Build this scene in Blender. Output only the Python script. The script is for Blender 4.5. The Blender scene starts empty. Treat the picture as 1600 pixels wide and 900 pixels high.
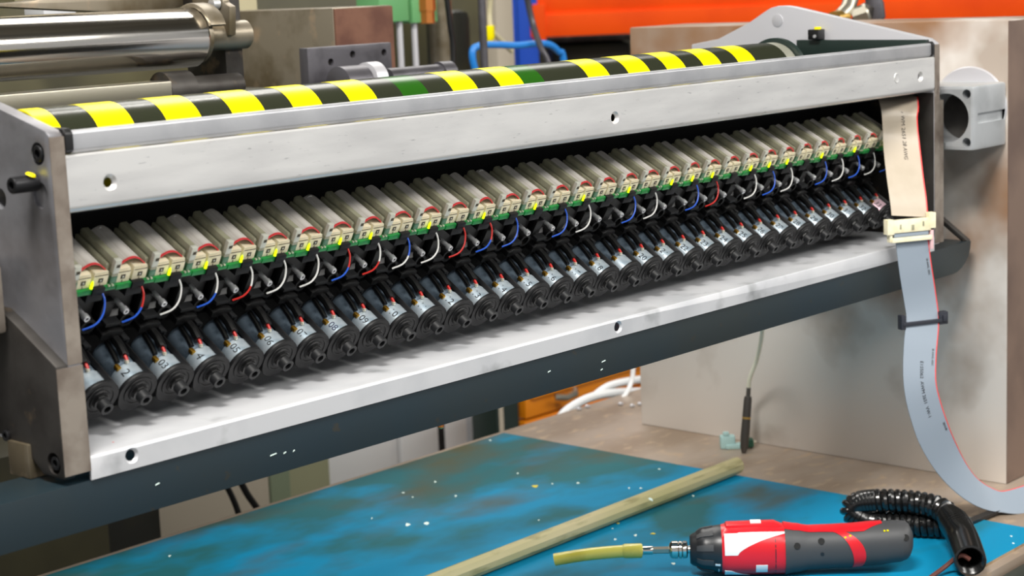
import bpy, bmesh, math, random
from mathutils import Vector, Matrix
random.seed(7)
PI = math.pi
SC = bpy.context.scene
COL = SC.collection

# ------------------------------------------------------------------ camera
FPX = 2800.0
vx = Vector((2570, -578, FPX)); vz = Vector((700, (FPX*FPX+2570*700)/578., FPX))
XA = vx.normalized(); ZA = -vz.normalized(); YA = ZA.cross(XA)
def cam2w(v): return Vector((XA.dot(v), YA.dot(v), ZA.dot(v)))
def ray(px, py): return cam2w(Vector(((px-800)/FPX, (py-450)/FPX, 1.0)))
CAMP = -ray(168, 640)*(0.05*XA.z/0.01935)
def at(px, py, ax, val):                      # the point of a real plane (axis ax = val) seen at a pixel
    r = ray(px, py); t = (val-CAMP[ax])/r[ax]; return CAMP+r*t
right = cam2w(Vector((1,0,0))); up = cam2w(Vector((0,-1,0))); back = -cam2w(Vector((0,0,1)))
cd = bpy.data.cameras.new('camera'); cam = bpy.data.objects.new('camera', cd); COL.objects.link(cam)
cam.matrix_world = Matrix(((right.x,up.x,back.x,CAMP.x),(right.y,up.y,back.y,CAMP.y),(right.z,up.z,back.z,CAMP.z),(0,0,0,1)))
cd.sensor_width = 36; cd.lens = 36*FPX/1600; cd.clip_start = .05; cd.clip_end = 60
cd.dof.use_dof = True; cd.dof.focus_distance = 2.35; cd.dof.aperture_fstop = 7.5
SC.camera = cam
# ------------------------------------------------------------------ world and lights
SC.view_settings.view_transform = 'Standard'; SC.view_settings.look = 'None'
SC.view_settings.exposure = 0.3; SC.view_settings.gamma = 1
W = bpy.data.worlds.new('hall_light'); SC.world = W; W.use_nodes = True
W.node_tree.nodes['Background'].inputs[0].default_value = (.86, .87, .88, 1)
W.node_tree.nodes['Background'].inputs[1].default_value = .42
def area(name, loc, tgt, sx, sy, power, col=(1,.97,.92)):
    l = bpy.data.lights.new(name, 'AREA'); l.shape = 'RECTANGLE'; l.size = sx; l.size_y = sy; l.energy = power; l.color = col
    o = bpy.data.objects.new(name, l); COL.objects.link(o); o.location = loc
    o.rotation_euler = (Vector(tgt)-Vector(loc)).to_track_quat('-Z', 'Y').to_euler(); return o
area('hall_lamp', (1.0, 1.6, 2.6), (.9, 0, 0), 3.0, .12, 34)
area('hall_lamp', (2.6, -2.5, 2.1), (2.4, .2, 0), 7.0, .7, 135)  # unseen lamp row, set long and low to light the ribbons under the cover
area('hall_lamp', (-.9, -.9, 2.9), (1.2, 0, 0), 1.2, .5, 165)
area('hall_lamp', (4.5, 3.5, 3.3), (4.5, 3.5, 0), 3, 3, 110)

# ------------------------------------------------------------------ materials
def lin(h):
    r = [int(h[i:i+2],16)/255 for i in (0,2,4)]
    return tuple((c/12.92 if c <= .04045 else ((c+.055)/1.055)**2.4) for c in r)+(1,)
def mat(name, col, metal=0, rough=.5, col2=None, scale=8, lo=.45, hi=.65, col3=None, scale3=40, lo3=.62, hi3=.7, bump=0, bscale=120,
        stretch=(1,1,1), rough2=None, emit=0, alpha=1, trans=0, spec=.5, coat=0, detail=4, grad=None):
    m = bpy.data.materials.new(name); m.use_nodes = True; nt = m.node_tree; N = nt.nodes; L = nt.links
    b = N['Principled BSDF']; b.inputs['Metallic'].default_value = metal; b.inputs['Roughness'].default_value = rough
    b.inputs['Base Color'].default_value = lin(col); b.inputs['Specular IOR Level'].default_value = spec
    b.inputs['Coat Weight'].default_value = coat; b.inputs['Alpha'].default_value = alpha; b.inputs['Transmission Weight'].default_value = trans
    if emit: b.inputs['Emission Color'].default_value = lin(col); b.inputs['Emission Strength'].default_value = emit
    tc = N.new('ShaderNodeTexCoord'); mp = N.new('ShaderNodeMapping'); mp.inputs['Scale'].default_value = stretch
    L.new(tc.outputs['Object'], mp.inputs[0])
    def layer(prev, c, sc, a, z, off):
        n = N.new('ShaderNodeTexNoise'); n.inputs['Scale'].default_value = sc; n.inputs['Detail'].default_value = detail
        mo = N.new('ShaderNodeMapping'); mo.inputs['Location'].default_value = (off, off*.7, 0); L.new(mp.outputs[0], mo.inputs[0]); L.new(mo.outputs[0], n.inputs['Vector'])
        r = N.new('ShaderNodeMapRange'); r.inputs[1].default_value = a; r.inputs[2].default_value = z; src = n.outputs[0]
        if grad:
            d = N.new('ShaderNodeVectorMath'); d.operation = 'DOT_PRODUCT'; d.inputs[1].default_value = grad[:3]; L.new(tc.outputs['Object'], d.inputs[0])
            ad = N.new('ShaderNodeMath'); ad.inputs[1].default_value = grad[3]; L.new(d.outputs['Value'], ad.inputs[0])
            cl = N.new('ShaderNodeMath'); cl.use_clamp = False; L.new(ad.outputs[0], cl.inputs[0]); L.new(src, cl.inputs[1]); src = cl.outputs[0]
        L.new(src, r.inputs[0])
        x = N.new('ShaderNodeMix'); x.data_type = 'RGBA'; L.new(r.outputs[0], x.inputs[0])
        if prev is None: x.inputs[6].default_value = lin(col)
        else: L.new(prev, x.inputs[6])
        x.inputs[7].default_value = lin(c); return x.outputs[2], r.outputs[0]
    o = None
    if col2:
        o, fac = layer(None, col2, scale, lo, hi, 0)
        if rough2 is not None:
            mr = N.new('ShaderNodeMapRange'); mr.inputs[3].default_value = rough; mr.inputs[4].default_value = rough2
            L.new(fac, mr.inputs[0]); L.new(mr.outputs[0], b.inputs['Roughness'])
    if col3: o, _ = layer(o, col3, scale3, lo3, hi3, 3.3)
    if o: L.new(o, b.inputs['Base Color'])
    if bump:
        n = N.new('ShaderNodeTexNoise'); n.inputs['Scale'].default_value = bscale; n.inputs['Detail'].default_value = 3; L.new(mp.outputs[0], n.inputs['Vector'])
        bp = N.new('ShaderNodeBump'); bp.inputs['Strength'].default_value = bump; bp.inputs['Distance'].default_value = .002
        L.new(n.outputs[0], bp.inputs['Height']); L.new(bp.outputs[0], b.inputs['Normal'])
    return m
MT = dict(
 alu = mat('brushed_aluminium', 'e6e5e3', .7, .38, 'd4d3d2', 6, .4, .7, 'b5b5b5', 60, .66, .75, .05, 200, (1,6,6)),
 tray = mat('tray_aluminium', 'cdced1', .4, .42, 'bcbec2', 9, .45, .7, '96989a', 12, .60, .74),
 rail = mat('anodised_rail', 'b9babd', .7, .42, 'a9aaae', 20, .4, .7, bump=.05, bscale=400),
 steel = mat('scraped_steel', '97979c', .65, .42, '6c6a6c', 9, .4, .62, '6f5d4c', 7, .56, .72, .15, 90),
 steeledge = mat('machined_steel_edge', 'a0968b', .6, .42, '6f6258', 18, .4, .65, 'a39a90', 40, .6, .7, .1, 60),
 darksteel = mat('dark_cast_steel', '4b4845', .7, .5, '35312e', 12, .4, .65, '6a5c4b', 30, .62, .74, .2, 80),
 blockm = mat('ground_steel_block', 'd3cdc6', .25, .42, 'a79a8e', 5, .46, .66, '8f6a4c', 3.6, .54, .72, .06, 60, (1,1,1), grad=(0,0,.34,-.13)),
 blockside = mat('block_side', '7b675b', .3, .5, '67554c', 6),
 tablem = mat('worn_steel_table', 'a8998b', .35, .45, '93816f', 4, .4, .62, 'b59f86', 22, .55, .7, .08, 60, (1,2,1)),
 black = mat('black_plastic', '0a0a0b', 0, .42, spec=.5),
 blackm = mat('black_matt_plastic', '101012', 0, .5, spec=.35, bump=.1, bscale=900),
 grey = mat('dark_grey_plastic', '17181a', 0, .5, spec=.4),
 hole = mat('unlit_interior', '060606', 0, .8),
 can = mat('zinc_motor_can', 'c9d3da', .55, .34, 'a3b3bf', 60, .4, .7),
 canrear = mat('blue_grey_can_rear', '8394a3', .3, .4, '4b5865', 60),
 pinkcan = mat('pink_tinted_can', 'd8b9c4', .4, .35),
 ink = mat('marker_ink', '14161c', 0, .6), inkblue = mat('blue_marker_ink', '0c1640', 0, .5),
 gold = mat('gold_terminal', 'c89a3c', .9, .3), red = mat('red_insulation', 'c02018', 0, .4), copper = mat('copper_joint', 'd98a4a', .9, .3),
 white = mat('white_insulation', 'd9d9d6', 0, .4), blue = mat('blue_insulation', '2257c4', 0, .35), solder = mat('solder', 'e6e0cc', .6, .3),
 pcb = mat('green_circuit_board', '12913f', 0, .35, '0d7432', 90, coat=.3), pcbt = mat('green_riser_board', '3f6b4d', 0, .3, '5b8268', 120),
 beige = mat('cream_terminal_plastic', 'ece3c4', 0, .45, 'dfd5b2', 60), beigeh = mat('terminal_recess', '4a4436', 0, .7),
 slab = mat('translucent_holder_plastic', 'a19f86', 0, .35, '8d8a73', 40, coat=.2), slabt = mat('holder_front_plastic', 'd4d4c6', 0, .25, coat=.3),
 ribbon = mat('grey_ribbon_insulation', 'ddd7cf', 0, .45, 'cfc8be', 10, bump=.25, bscale=500, stretch=(40,1,1)),
 ribbonb = mat('beige_ribbon_insulation', 'ada190', 0, .42, 'a39784', 12), ribbonblue = mat('blue_grey_ribbon_insulation', '87929e', 0, .4),
 redwire = mat('red_marker_wire', 'e23c3c', 0, .4), led = mat('lit_led', 'd2f000', 0, .4, emit=1.1),
 screw = mat('bright_screw_steel', 'd8d8da', .7, .35), bolt = mat('black_oxide_bolt', '2a2a2c', .6, .35),
 yellow = mat('hazard_yellow', 'f4e300', 0, .3, spec=.25), stripe = mat('hazard_black', '24271c', 0, .22, spec=.35), green = mat('hazard_green_tint', '1c4a0e', 0, .22, spec=.35),
 rollerend = mat('roller_hub', '9a9a8c', .5, .4), seal = mat('dark_green_seal', '1d2a26', .1, .35),
 beam = mat('blue_grey_painted_beam', '182830', .1, .42, '20292b', 3, .4, .65, '2a2b27', 50, .68, .72),
 board = mat('blue_painted_board', '067ea6', 0, .6, '215f66', 3.4, .48, .64, '4c4c36', 3.0, .58, .80, .05, 30, (1,1.6,1), spec=.15, grad=(.12,.28,0,-.04)),
 boardedge = mat('board_plywood_edge', 'a08b70', 0, .6, '7d6a52', 30),
 fleck = mat('white_paint_fleck', 'd9ede6', 0, .5), yfleck = mat('yellow_paint_fleck', 'c7b72e', 0, .6),
 rod = mat('olive_rod', 'aaa474', .05, .5, 'b8ae86', 20, .4, .7, '8a855a', 60, .55, .7, .1, 100, (.2,1,1)),
 dred = mat('red_tool_plastic', 'cf1622', 0, .3, coat=.2), dgrey = mat('tool_rubber_grip', '3c3d3f', 0, .55), dblack = mat('tool_black_plastic', '202124', 0, .35),
 dwhite = mat('tool_white_panel', 'e4e6e6', 0, .35), tube = mat('yellow_rubber_tube', 'd3c95c', 0, .3, 'c2b64a', 30, coat=.3),
 chrome = mat('polished_chrome', 'd7d2ca', 1, .13), brushed = mat('dull_nickel', 'a7a294', .9, .35),
 coil = mat('black_coiled_hose_rubber', '141414', 0, .22, coat=.3), rustwire = mat('red_brown_wire', '5a3028', 0, .5),
 castalu = mat('cylinder_aluminium', 'c3c6c8', .6, .4, 'adb0b2', 12), halo = mat('worn_bare_metal', 'c9c8cc', .5, .4),
 orange = mat('orange_rack_paint', 'f25000', 0, .6, 'e44600', 3, spec=.15), rackblue = mat('blue_rack_paint', '0a46b4', 0, .5, spec=.2), bluehose = mat('blue_air_hose', '1e78c8', 0, .35),
 gunm = mat('bracket_grey_metal', '5d5b60', .6, .4, '4c4a4e', 20), brown = mat('rust_brown_steel', '74503f', .3, .5, '5d3b2f', 14, bump=.1, bscale=60),
 oldsteel = mat('stained_steel', '8d8474', .6, .38, '6b604c', 10, .42, .6, 'a7927a', 24, .6, .75),
 mgreen = mat('machine_green_paint', '5f9a62', 0, .4), cream = mat('cream_panel', 'b9b08f', 0, .5), dark = mat('dark_machinery', '23231c', .2, .5, '33301f', 5),
 beigep = mat('beige_cabinet', 'a79d8c', 0, .5), whitep = mat('white_cabinet', 'd2d2d2', 0, .45, 'c4c6cb', 3), olive = mat('olive_column', '8b8b6d', 0, .5),
 drawer = mat('orange_bin_plastic', 'd07a0c', 0, .4), whitehose = mat('white_hose', 'dddfe0', 0, .4), teal = mat('pale_teal_plastic', '9fc0be', 0, .4), tgreen = mat('dark_green_plastic', '1f5a44', 0, .4),
 pen = mat('probe_graphite', '46423e', .4, .4), pencable = mat('ivory_cable', 'efeed8', 0, .4), brass = mat('brass_ring', 'c8a258', .9, .3),
 floor = mat('hall_floor', '6d6c68', 0, .5, '5b5a55', 2), wall = mat('hall_wall', '6a675c', 0, .8, '5b584d', 1), khaki = mat('khaki_machine', '4f4b31', 0, .5, '423e28', 4), pinkp = mat('pink_latch','d9b4b6',0,.4), cabm = mat('conn_black_plastic','2c2e36',0,.4),
)

# ------------------------------------------------------------------ mesh helpers
class MB:
    def __init__(s): s.v = []; s.f = []
    def add(s, vs, fs):
        k = len(s.v); s.v += [Vector(v) for v in vs]; s.f += [[i+k for i in f] for f in fs]; return s
    def box(s, x0,x1,y0,y1,z0,z1):
        return s.add([(x,y,z) for z in (z0,z1) for y in (y0,y1) for x in (x0,x1)], [(0,2,3,1),(4,5,7,6),(0,1,5,4),(2,6,7,3),(0,4,6,2),(1,3,7,5)])
    def prism(s, poly, ax, a, b):                 # polygon in the plane across axis ax, from a to b
        n = len(poly)
        def p(u, w, c): return {0:(c,u,w), 1:(u,c,w), 2:(u,w,c)}[ax]
        vs = [p(u,w,a) for u,w in poly]+[p(u,w,b) for u,w in poly]
        return s.add(vs, [list(range(n))[::-1], list(range(n,2*n))]+[(i,(i+1)%n,(i+1)%n+n,i+n) for i in range(n)])
    def lathe(s, c, axis, prof, n=24, cap=True, oy=None):    # prof: (distance along axis, radius)
        axis = Vector(axis).normalized(); c = Vector(c)
        u = axis.orthogonal().normalized() if abs(axis.x) < .9 else Vector((0,0,1)); w = axis.cross(u)
        k = len(s.v)
        for d, r in prof:
            for i in range(n):
                a = 2*PI*i/n; s.v.append(c+axis*d+(u*math.cos(a)+w*math.sin(a))*r)
        for j in range(len(prof)-1):
            for i in range(n):
                s.f.append([k+j*n+i, k+j*n+(i+1)%n, k+(j+1)*n+(i+1)%n, k+(j+1)*n+i])
        if cap:
            s.f.append([k+i for i in range(n)][::-1]); s.f.append([k+(len(prof)-1)*n+i for i in range(n)])
        return s
    def rod(s, p0, p1, r, n=12, r1=None):
        p0 = Vector(p0); p1 = Vector(p1); return s.lathe(p0, p1-p0, [(0,r),((p1-p0).length, r if r1 is None else r1)], n)
    def pipe(s, c, axis, ro, ri, l, n=24, depth=None):       # hollow stub, open at start
        return s.lathe(c, axis, [(depth or l*.8, .0001),(depth or l*.8, ri),(0,ri),(0,ro),(l,ro),(l,.0001)], n, False)
    def tube(s, pts, r, n=8, cap=True):
        pts = [Vector(p) for p in pts]; k = len(s.v); prev = None
        for i, p in enumerate(pts):
            t = (pts[min(i+1,len(pts)-1)]-pts[max(i-1,0)]).normalized()
            if prev is None: u = t.orthogonal().normalized()
            else: u = (prev-t*prev.dot(t)).normalized()
            prev = u; w = t.cross(u)
            for j in range(n):
                a = 2*PI*j/n; s.v.append(p+(u*math.cos(a)+w*math.sin(a))*r)
        for i in range(len(pts)-1):
            for j in range(n): s.f.append([k+i*n+j, k+i*n+(j+1)%n, k+(i+1)*n+(j+1)%n, k+(i+1)*n+j])
        if cap: s.f.append([k+i for i in range(n)][::-1]); s.f.append([k+(len(pts)-1)*n+i for i in range(n)])
        return s
    def mesh(s, name, m, bevel=0, seg=2, ang=35):
        me = bpy.data.meshes.new(name); bm = bmesh.new()
        vs = [bm.verts.new(v) for v in s.v]
        for f in s.f:
            try: bm.faces.new([vs[i] for i in f])
            except ValueError: pass
        bmesh.ops.remove_doubles(bm, verts=bm.verts, dist=1e-6)
        bmesh.ops.recalc_face_normals(bm, faces=bm.faces)
        if bevel:
            es = [e for e in bm.edges if len(e.link_faces) == 2 and e.calc_face_angle(0) > .6]
            bmesh.ops.bevel(bm, geom=es, offset=bevel, segments=seg, affect='EDGES', clamp_overlap=True, profile=.6)
        bm.to_mesh(me); bm.free()
        for p in me.polygons: p.use_smooth = True
        me.set_sharp_from_angle(angle=math.radians(ang))
        me.materials.append(MT[m] if isinstance(m, str) else m)
        return me
    def obj(s, name, m, parent=None, bevel=0, **k):
        return link(name, s.mesh(name, m, bevel, **k), parent)
def link(name, me, parent=None):
    o = bpy.data.objects.new(name, me); COL.objects.link(o)
    if parent: o.parent = parent
    return o
def tag(o, label=None, cat=None, group=None, kind=None):
    if label: o['label'] = label
    if cat: o['category'] = cat
    if group: o['group'] = group
    if kind: o['kind'] = kind
    return o
def thing(name, label, cat, loc=(0,0,0), rot=(0,0,0), group=None):
    o = bpy.data.objects.new(name, None); COL.objects.link(o); o.location = loc; o.rotation_euler = rot; o.empty_display_size = .02
    return tag(o, label, cat, group)
def cut(o, cutters):                              # carve holes, then bake the result
    for c in cutters:
        co = c.obj('cutter', 'bolt', o.parent); md = o.modifiers.new('b', 'BOOLEAN'); md.operation = 'DIFFERENCE'; md.solver = 'EXACT'; md.object = co
        bpy.context.view_layer.update(); dg = bpy.context.evaluated_depsgraph_get()
        me = bpy.data.meshes.new_from_object(o.evaluated_get(dg)); o.modifiers.clear(); o.data = me
        bpy.data.objects.remove(co)
    for p in o.data.polygons: p.use_smooth = True
    o.data.set_sharp_from_angle(angle=math.radians(35))
    return o
def csink(x, y, z, r=.0085, ri=.005, d=.02, ax=(0,1,0)):
    return MB().lathe((x,y,z), ax, [(-.002,r*1.22),(.004,ri),(d,ri)], 24)
def smooth_path(pts, n=8):
    P = [Vector(p) for p in pts]; out = []
    for i in range(len(P)-1):
        a, b, c, d = P[max(i-1,0)], P[i], P[i+1], P[min(i+2,len(P)-1)]
        for k in range(n):
            t = k/n; out.append(.5*((2*b)+(c-a)*t+(2*a-5*b+4*c-d)*t*t+(3*b-3*c+d-a)*t**3))
    return out+[P[-1]]
_tc = {}
def text_mesh(txt, size, ext=.0002):
    cu = bpy.data.curves.new('t', 'FONT'); cu.body = txt; cu.size = size; cu.extrude = ext; cu.align_x = 'CENTER'; cu.align_y = 'CENTER'; cu.resolution_u = 4
    o = bpy.data.objects.new('t', cu); COL.objects.link(o); bpy.context.view_layer.update()
    me = bpy.data.meshes.new_from_object(o.evaluated_get(bpy.context.evaluated_depsgraph_get())); bpy.data.objects.remove(o)
    return me

# ------------------------------------------------------------------ setting
ZT = -.5015; ZF = -1.32
tag(MB().box(-4,11,-3,11,ZF-.05,ZF).obj('floor','floor'), kind='structure')
tag(MB().box(-4,11,9,9.1,ZF,2.6).obj('wall_back','wall'), kind='structure')
tag(MB().box(-4,11,-3,11,3.4,3.45).obj('ceiling','wall'), kind='structure')
tag(MB().box(10.9,11,-3,9,ZF,2.6).obj('wall_right','wall'), kind='structure')

# ------------------------------------------------------------------ table, board, block
T = thing('steel_table', 'worn grey-brown steel machine table under the blue board', 'table', (1.4,.3,ZF))
t0 = Vector((1.4,.3,ZF))
def rel(mb, o): 
    mb.v = [v-Vector(o) for v in mb.v]; return mb
rel(MB().box(.1,3.3,-.30,.945,ZT-.03,ZT), t0).obj('table_top','tablem',T,.002)
for lx in (.2,3.1):
    for ly in (-.2,.8): rel(MB().box(lx,lx+.1,ly,ly+.1,ZF,ZT-.03), t0).obj('leg','darksteel',T,.004)
rel(MB().box(.15,3.2,-.36,-.305,ZT-.2,ZT-.012), t0).obj('front_apron','seal',T,.003)
B = thing('blue_board', 'paint-stained bright blue board lying on the steel table', 'board', (.9,.3,ZT))
BZ = -.4965
b0 = Vector((.9,.3,ZT))
rel(MB().box(.10,1.601,-.283,.92,ZT,BZ-.0006), b0).obj('plywood_core','boardedge',B)
rel(MB().box(.10,1.6005,-.2825,.9195,BZ-.0008,BZ), b0).obj('painted_face','board',B)
fl = []
for (px,py,w,h) in [(766,688,4,2),(836,760,11,3.5),(809,740,3,2),(680,753,4,2),(712,775,4,2),(637,820,8,3),(667,818,9,3),(581,810,2,1.5),(983,763,3,2),(993,837,5,2.5),(1020,834,7,2),(961,843,4,1.5),(903,755,5,1.5),(1030,733,4,1.5),(1001,763,4,1.5),(265,869,4,2),(966,818,5,1.5),(1083,775,4,2),(1052,881,6,2),(630,770,4,1.5),(645,777,3,1.2),(1580,838,3,1.2),(1583,849,3,1.2),(842,813,3,1.2),(863,756,3,1.2),(957,826,3,1)]:
    c = at(px,py,2,BZ); rr = w*.00098*.55; n = 9; m = MB(); seed = random.random()*9
    k = h/w/.21
    top = [c+Vector((.669,-.743,0))*(math.cos(2*PI*i/n)*rr*(1+.35*math.sin(seed+i*2.3)))+Vector((.728,.665,0))*(math.sin(2*PI*i/n)*rr*k*(1+.3*math.cos(seed*2+i*1.7))) for i in range(n)]
    m.add([v-b0+Vector((0,0,-.0003)) for v in top]+[v-b0+Vector((0,0,.0006)) for v in top], [list(range(n))[::-1], list(range(n,2*n))]+[(i,(i+1)%n,(i+1)%n+n,i+n) for i in range(n)])
    m.obj('paint_fleck','fleck' if random.random()>.08 else 'yfleck',B)
BX = 1.83
K = thing('steel_block', 'tall ground steel block standing on the table behind the machine', 'block', (BX+.2,.3,ZT))
k0 = Vector((BX+.2,.3,ZT))
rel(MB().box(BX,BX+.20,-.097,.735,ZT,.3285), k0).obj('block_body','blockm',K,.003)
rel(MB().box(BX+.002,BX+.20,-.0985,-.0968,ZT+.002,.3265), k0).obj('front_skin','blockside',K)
CY, CZ = -.152, .165
# pneumatic cylinder body, open end toward -X
A = thing('air_cylinder', 'cast aluminium cylinder body with open bore bolted to the block', 'cylinder', (1.712,-.152,.168))
ys, zs = (-.095,.045), (.1126,.2227)
c0 = Vector((1.712,-.152,.168))
cyy = (ys[0]+ys[1])/2; czz = sum(zs)/2
body = rel(MB().box(1.712,BX,ys[0],ys[1],zs[0],zs[1]), c0).obj('cylinder_body','castalu',A,.006)
cs = [rel(MB().rod((1.70,ys[0]+.052,czz+.0),(1.80,ys[0]+.052,czz),.042,40), c0)]
for dy,dz in ((.014,.014),(.014,-.014)):
    cs.append(rel(MB().rod((1.70,ys[0]+dy,zs[1]-dz if dz>0 else zs[0]-dz),(1.76,ys[0]+dy,zs[1]-dz if dz>0 else zs[0]-dz),.008,20), c0))
cs.append(rel(MB().box(1.725,1.826,ys[0]-.01,ys[0]+.006,czz-.010,czz+.008), c0))
cut(body, cs)
rel(MB().lathe((1.775,ys[0]+.052,czz),(1,0,0),[(0,.0415),(.02,.0415)],40), c0).obj('bore_shade_disc','darksteel',A)  # dark disc added to paint shade into the end of the bore
rel(MB().lathe((BX-.004,cyy,czz+.010),(1,0,0),[(0,.069),(.0035,.0715)],40), c0).obj('mounting_flange','halo',A)

# ------------------------------------------------------------------ the machine frame
XL, XR, YF = -.0565, 1.667, -.045
L = thing('side_plate', 'scratched steel side plate at the near left end of the machine', 'side plate', (XL,0,-.05))
l0 = Vector((XL,0,-.05))
up_poly = [(YF,.0),(YF,.295),(YF+.006,.3),(.03,.3185),(.16,.352),(.42,.36),(.42,.0)]
pl = rel(MB().prism(up_poly,0,XL-.017,XL), l0).obj('plate','steel',L,.0025)
holes = [rel(MB().rod((XL-.03,.0507,.229),(XL+.0,.0507,.229),.011,24), l0), rel(MB().rod((XL-.03,-.0240,.2770),(XL-.008,-.0240,.2770),.0115,24), l0),
         rel(MB().lathe((XL-.03,-.022,.236),(1,0,0),[(0,.0135),(.016,.0135)],24), l0)]
cut(pl, holes)
boss = [(YF,.0667),(YF,-.046),(YF+.003,-.050),(-.006,-.049),(.012,-.036),(.05,-.021),(.09,-.012),(.16,.02),(.16,.125),(.0477,.1164),(.0237,.1047)]
bo = rel(MB().prism(boss,0,XL-.031,XL-.0165), l0).obj('plate_boss','darksteel',L,.003)
rel(MB().box(XL-.031,XL,YF-.0008,YF,-.046,.064), l0).obj('front_edge','steeledge',L)
rel(MB().box(XL-.017,XL,YF-.0008,YF,.066,.2935), l0).obj('front_edge','steeledge',L)
cut(bo, [rel(MB().rod((XL-.05,-.0275,-.0345),(XL-.022,-.0275,-.0345),.0115,20), l0)])
def socket_bolt(parent, c, ax, rh, l, base, mt='bolt', name='socket_screw'):
    c = Vector(c)-base; ax = Vector(ax)
    o = MB().lathe(c, ax, [(l*.7,.0001),(l*.7,rh*.5),(0,rh*.52),(0,rh*.9),(rh*.12,rh),(l,rh),(l,.0001)], 24, False).obj(name, mt, parent); return o
socket_bolt(L, (XL-.018,-.0240,.2770), (1,0,0), .0085, .01, l0)
socket_bolt(L, (XL-.046,-.0178,.2482), (1,0,0), .0085, .028, l0)
y_ = at(67,280,0,XL-.03)
rel(MB().lathe((XL-.0255,-.0215,.2567),(.25,-.35,.9),[(0,.0055),(.0016,.0045)],12), l0).obj('yellow_paint_mark','yellow',L)
socket_bolt(L, (XL-.030,-.0275,-.0345), (1,0,0), .0075, .01, l0)
socket_bolt(L, (XL-.034,.0546,-.0164), (1,0,0), .006, .01, l0)
tag(MB().box(XL-.10,XL-.035,.03,.2,.095,.165).obj('steel_bar','steeledge',None,.004), 'short bare steel bar end beside the left side plate', 'bar')
tag(MB().box(XL-.035,XL-.005,.012,.05,-.0565,-.02).obj('spacer_block','oldsteel',None,.002), 'pale grey spacer block between left plate and beam', 'block')
R_ = thing('side_plate', 'far right steel side plate with sloping arm and round pivot', 'side plate', (XR,0,-.05))
r0 = Vector((XR,0,-.05))
arc = [(.267+.027*math.cos(a),.3385+.027*math.sin(a)) for a in [math.radians(60+i*15) for i in range(0,8)]][:6]
rp = [(YF,-.046),(YF,.297),(YF+.012,.305),(.2331,.364)]+[(.25,.3665),(.267,.3665),(.283,.363),(.2946,.3574),(.33,.338),(.40,.309),(.46,.300),(.46,-.046)]
rel(MB().prism(rp,0,XR,XR+.017), r0).obj('plate','halo',R_,.002)
rel(MB().prism([(YF,-.046),(YF,.20),(YF+.02,.215),(.2,.22),(.2,-.046)],0,XR+.0165,XR+.030), r0).obj('plate_boss','darksteel',R_,.003)
rel(MB().box(XR,XR+.017,YF-.0008,YF,-.044,.295), r0).obj('front_edge','steeledge',R_)
rel(MB().box(XR+.0165,XR+.030,YF-.0008,YF,-.044,.20), r0).obj('front_edge','steeledge',R_)
rel(MB().lathe((XR+.0002,.2675,.3409),(-1,0,0),[(0,.0115),(.0012,.0115)],28), r0).obj('pivot_pin','halo',R_,.0004)
rel(MB().box(XR-.0012,XR-.0001,YF+.001,.2,-.03,.214), r0).obj('inner_liner','darksteel',R_)
S = thing('seal_strip', 'dark green seal strip along the inside of the right plate', 'seal', (XR-.01,.1,.29))
s0 = Vector((XR-.01,.1,.29))
rel(MB().prism([(-.036,.276),(-.036,.3035),(.2207,.3062),(.2207,.276)],0,XR-.012,XR-.0005), s0).obj('strip','seal',S,.001)
Q = thing('lever_clamp', 'small black clamp with a yellow dot on the right plate', 'clamp', (XR-.01,.1806,.3085))
MB().box(-.012,.010,-.012,.010,-.002,.016).obj('clamp_body','black',Q,.002)
MB().lathe((-.001,-.004,.016),(0,0,1),[(0,.0065),(.004,.006)],14).obj('yellow_dot','yellow',Q)
MB().rod((-.012,-.005,.004),(-.014,-.005,.004),.003,10).obj('screw_head','screw',Q)

# cover (upper front panel)
C_ = thing('front_cover', 'long bare aluminium front cover above the ribbon cables', 'cover', (.8,YF,.24))
q0 = Vector((.8,YF,.24))
prof = [(YF+.022,.2745),(YF+.001,.2745),(YF-.001,.2725),(YF-.001,.2235)]
prof += [(YF+.006-.007*math.cos(a),.2235-.007*math.sin(a)) for a in [math.radians(15*i) for i in range(1,7)]]
prof += [(YF+.022,.2165),(YF+.022,.2195),(YF+.008,.2195),(YF+.004,.2235),(YF+.004,.2715),(YF+.022,.2715)]
cv = rel(MB().prism(prof,0,XL,XR-.001), q0).obj('panel','alu',C_)
hs = []
for px,py in ((172,285),(961,184),(1438,120)):
    p = at(px,py,1,YF-.001); hs.append(rel(csink(p.x,YF-.001,p.z), q0))
cut(cv, hs)
p = at(1401,122,1,YF-.001)
rel(MB().lathe((p.x,YF-.0009,p.z),(0,-1,0),[(0,.0085),(.0008,.0075),(.0002,.005)],24), q0).obj('plugged_hole','alu',C_)
G = thing('top_rail', 'grey anodised guide rail running along the top of the cover', 'rail', (.8,YF+.01,.275))
g0 = Vector((.8,YF+.01,.275))
rel(MB().prism([(YF+.004,.2755),(YF+.001,.279),(YF+.001,.295),(YF+.003,.2978),(YF+.012,.2978),(YF+.012,.2755)],0,XL+.0105,XR-.008), g0).obj('rail_bar','rail',G,.0006)
for x0,x1,nm in ((XL+.0005,XL+.0105,'l'),(XR-.008,XR-.0005,'r')):
    rel(MB().prism([(YF+.004,.2748),(YF-.002,.279),(YF-.002,.296),(YF+.002,.3005),(YF+.03,.3015),(YF+.03,.2748)],0,x0,x1), g0).obj('end_cap','black',G,.002)

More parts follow.
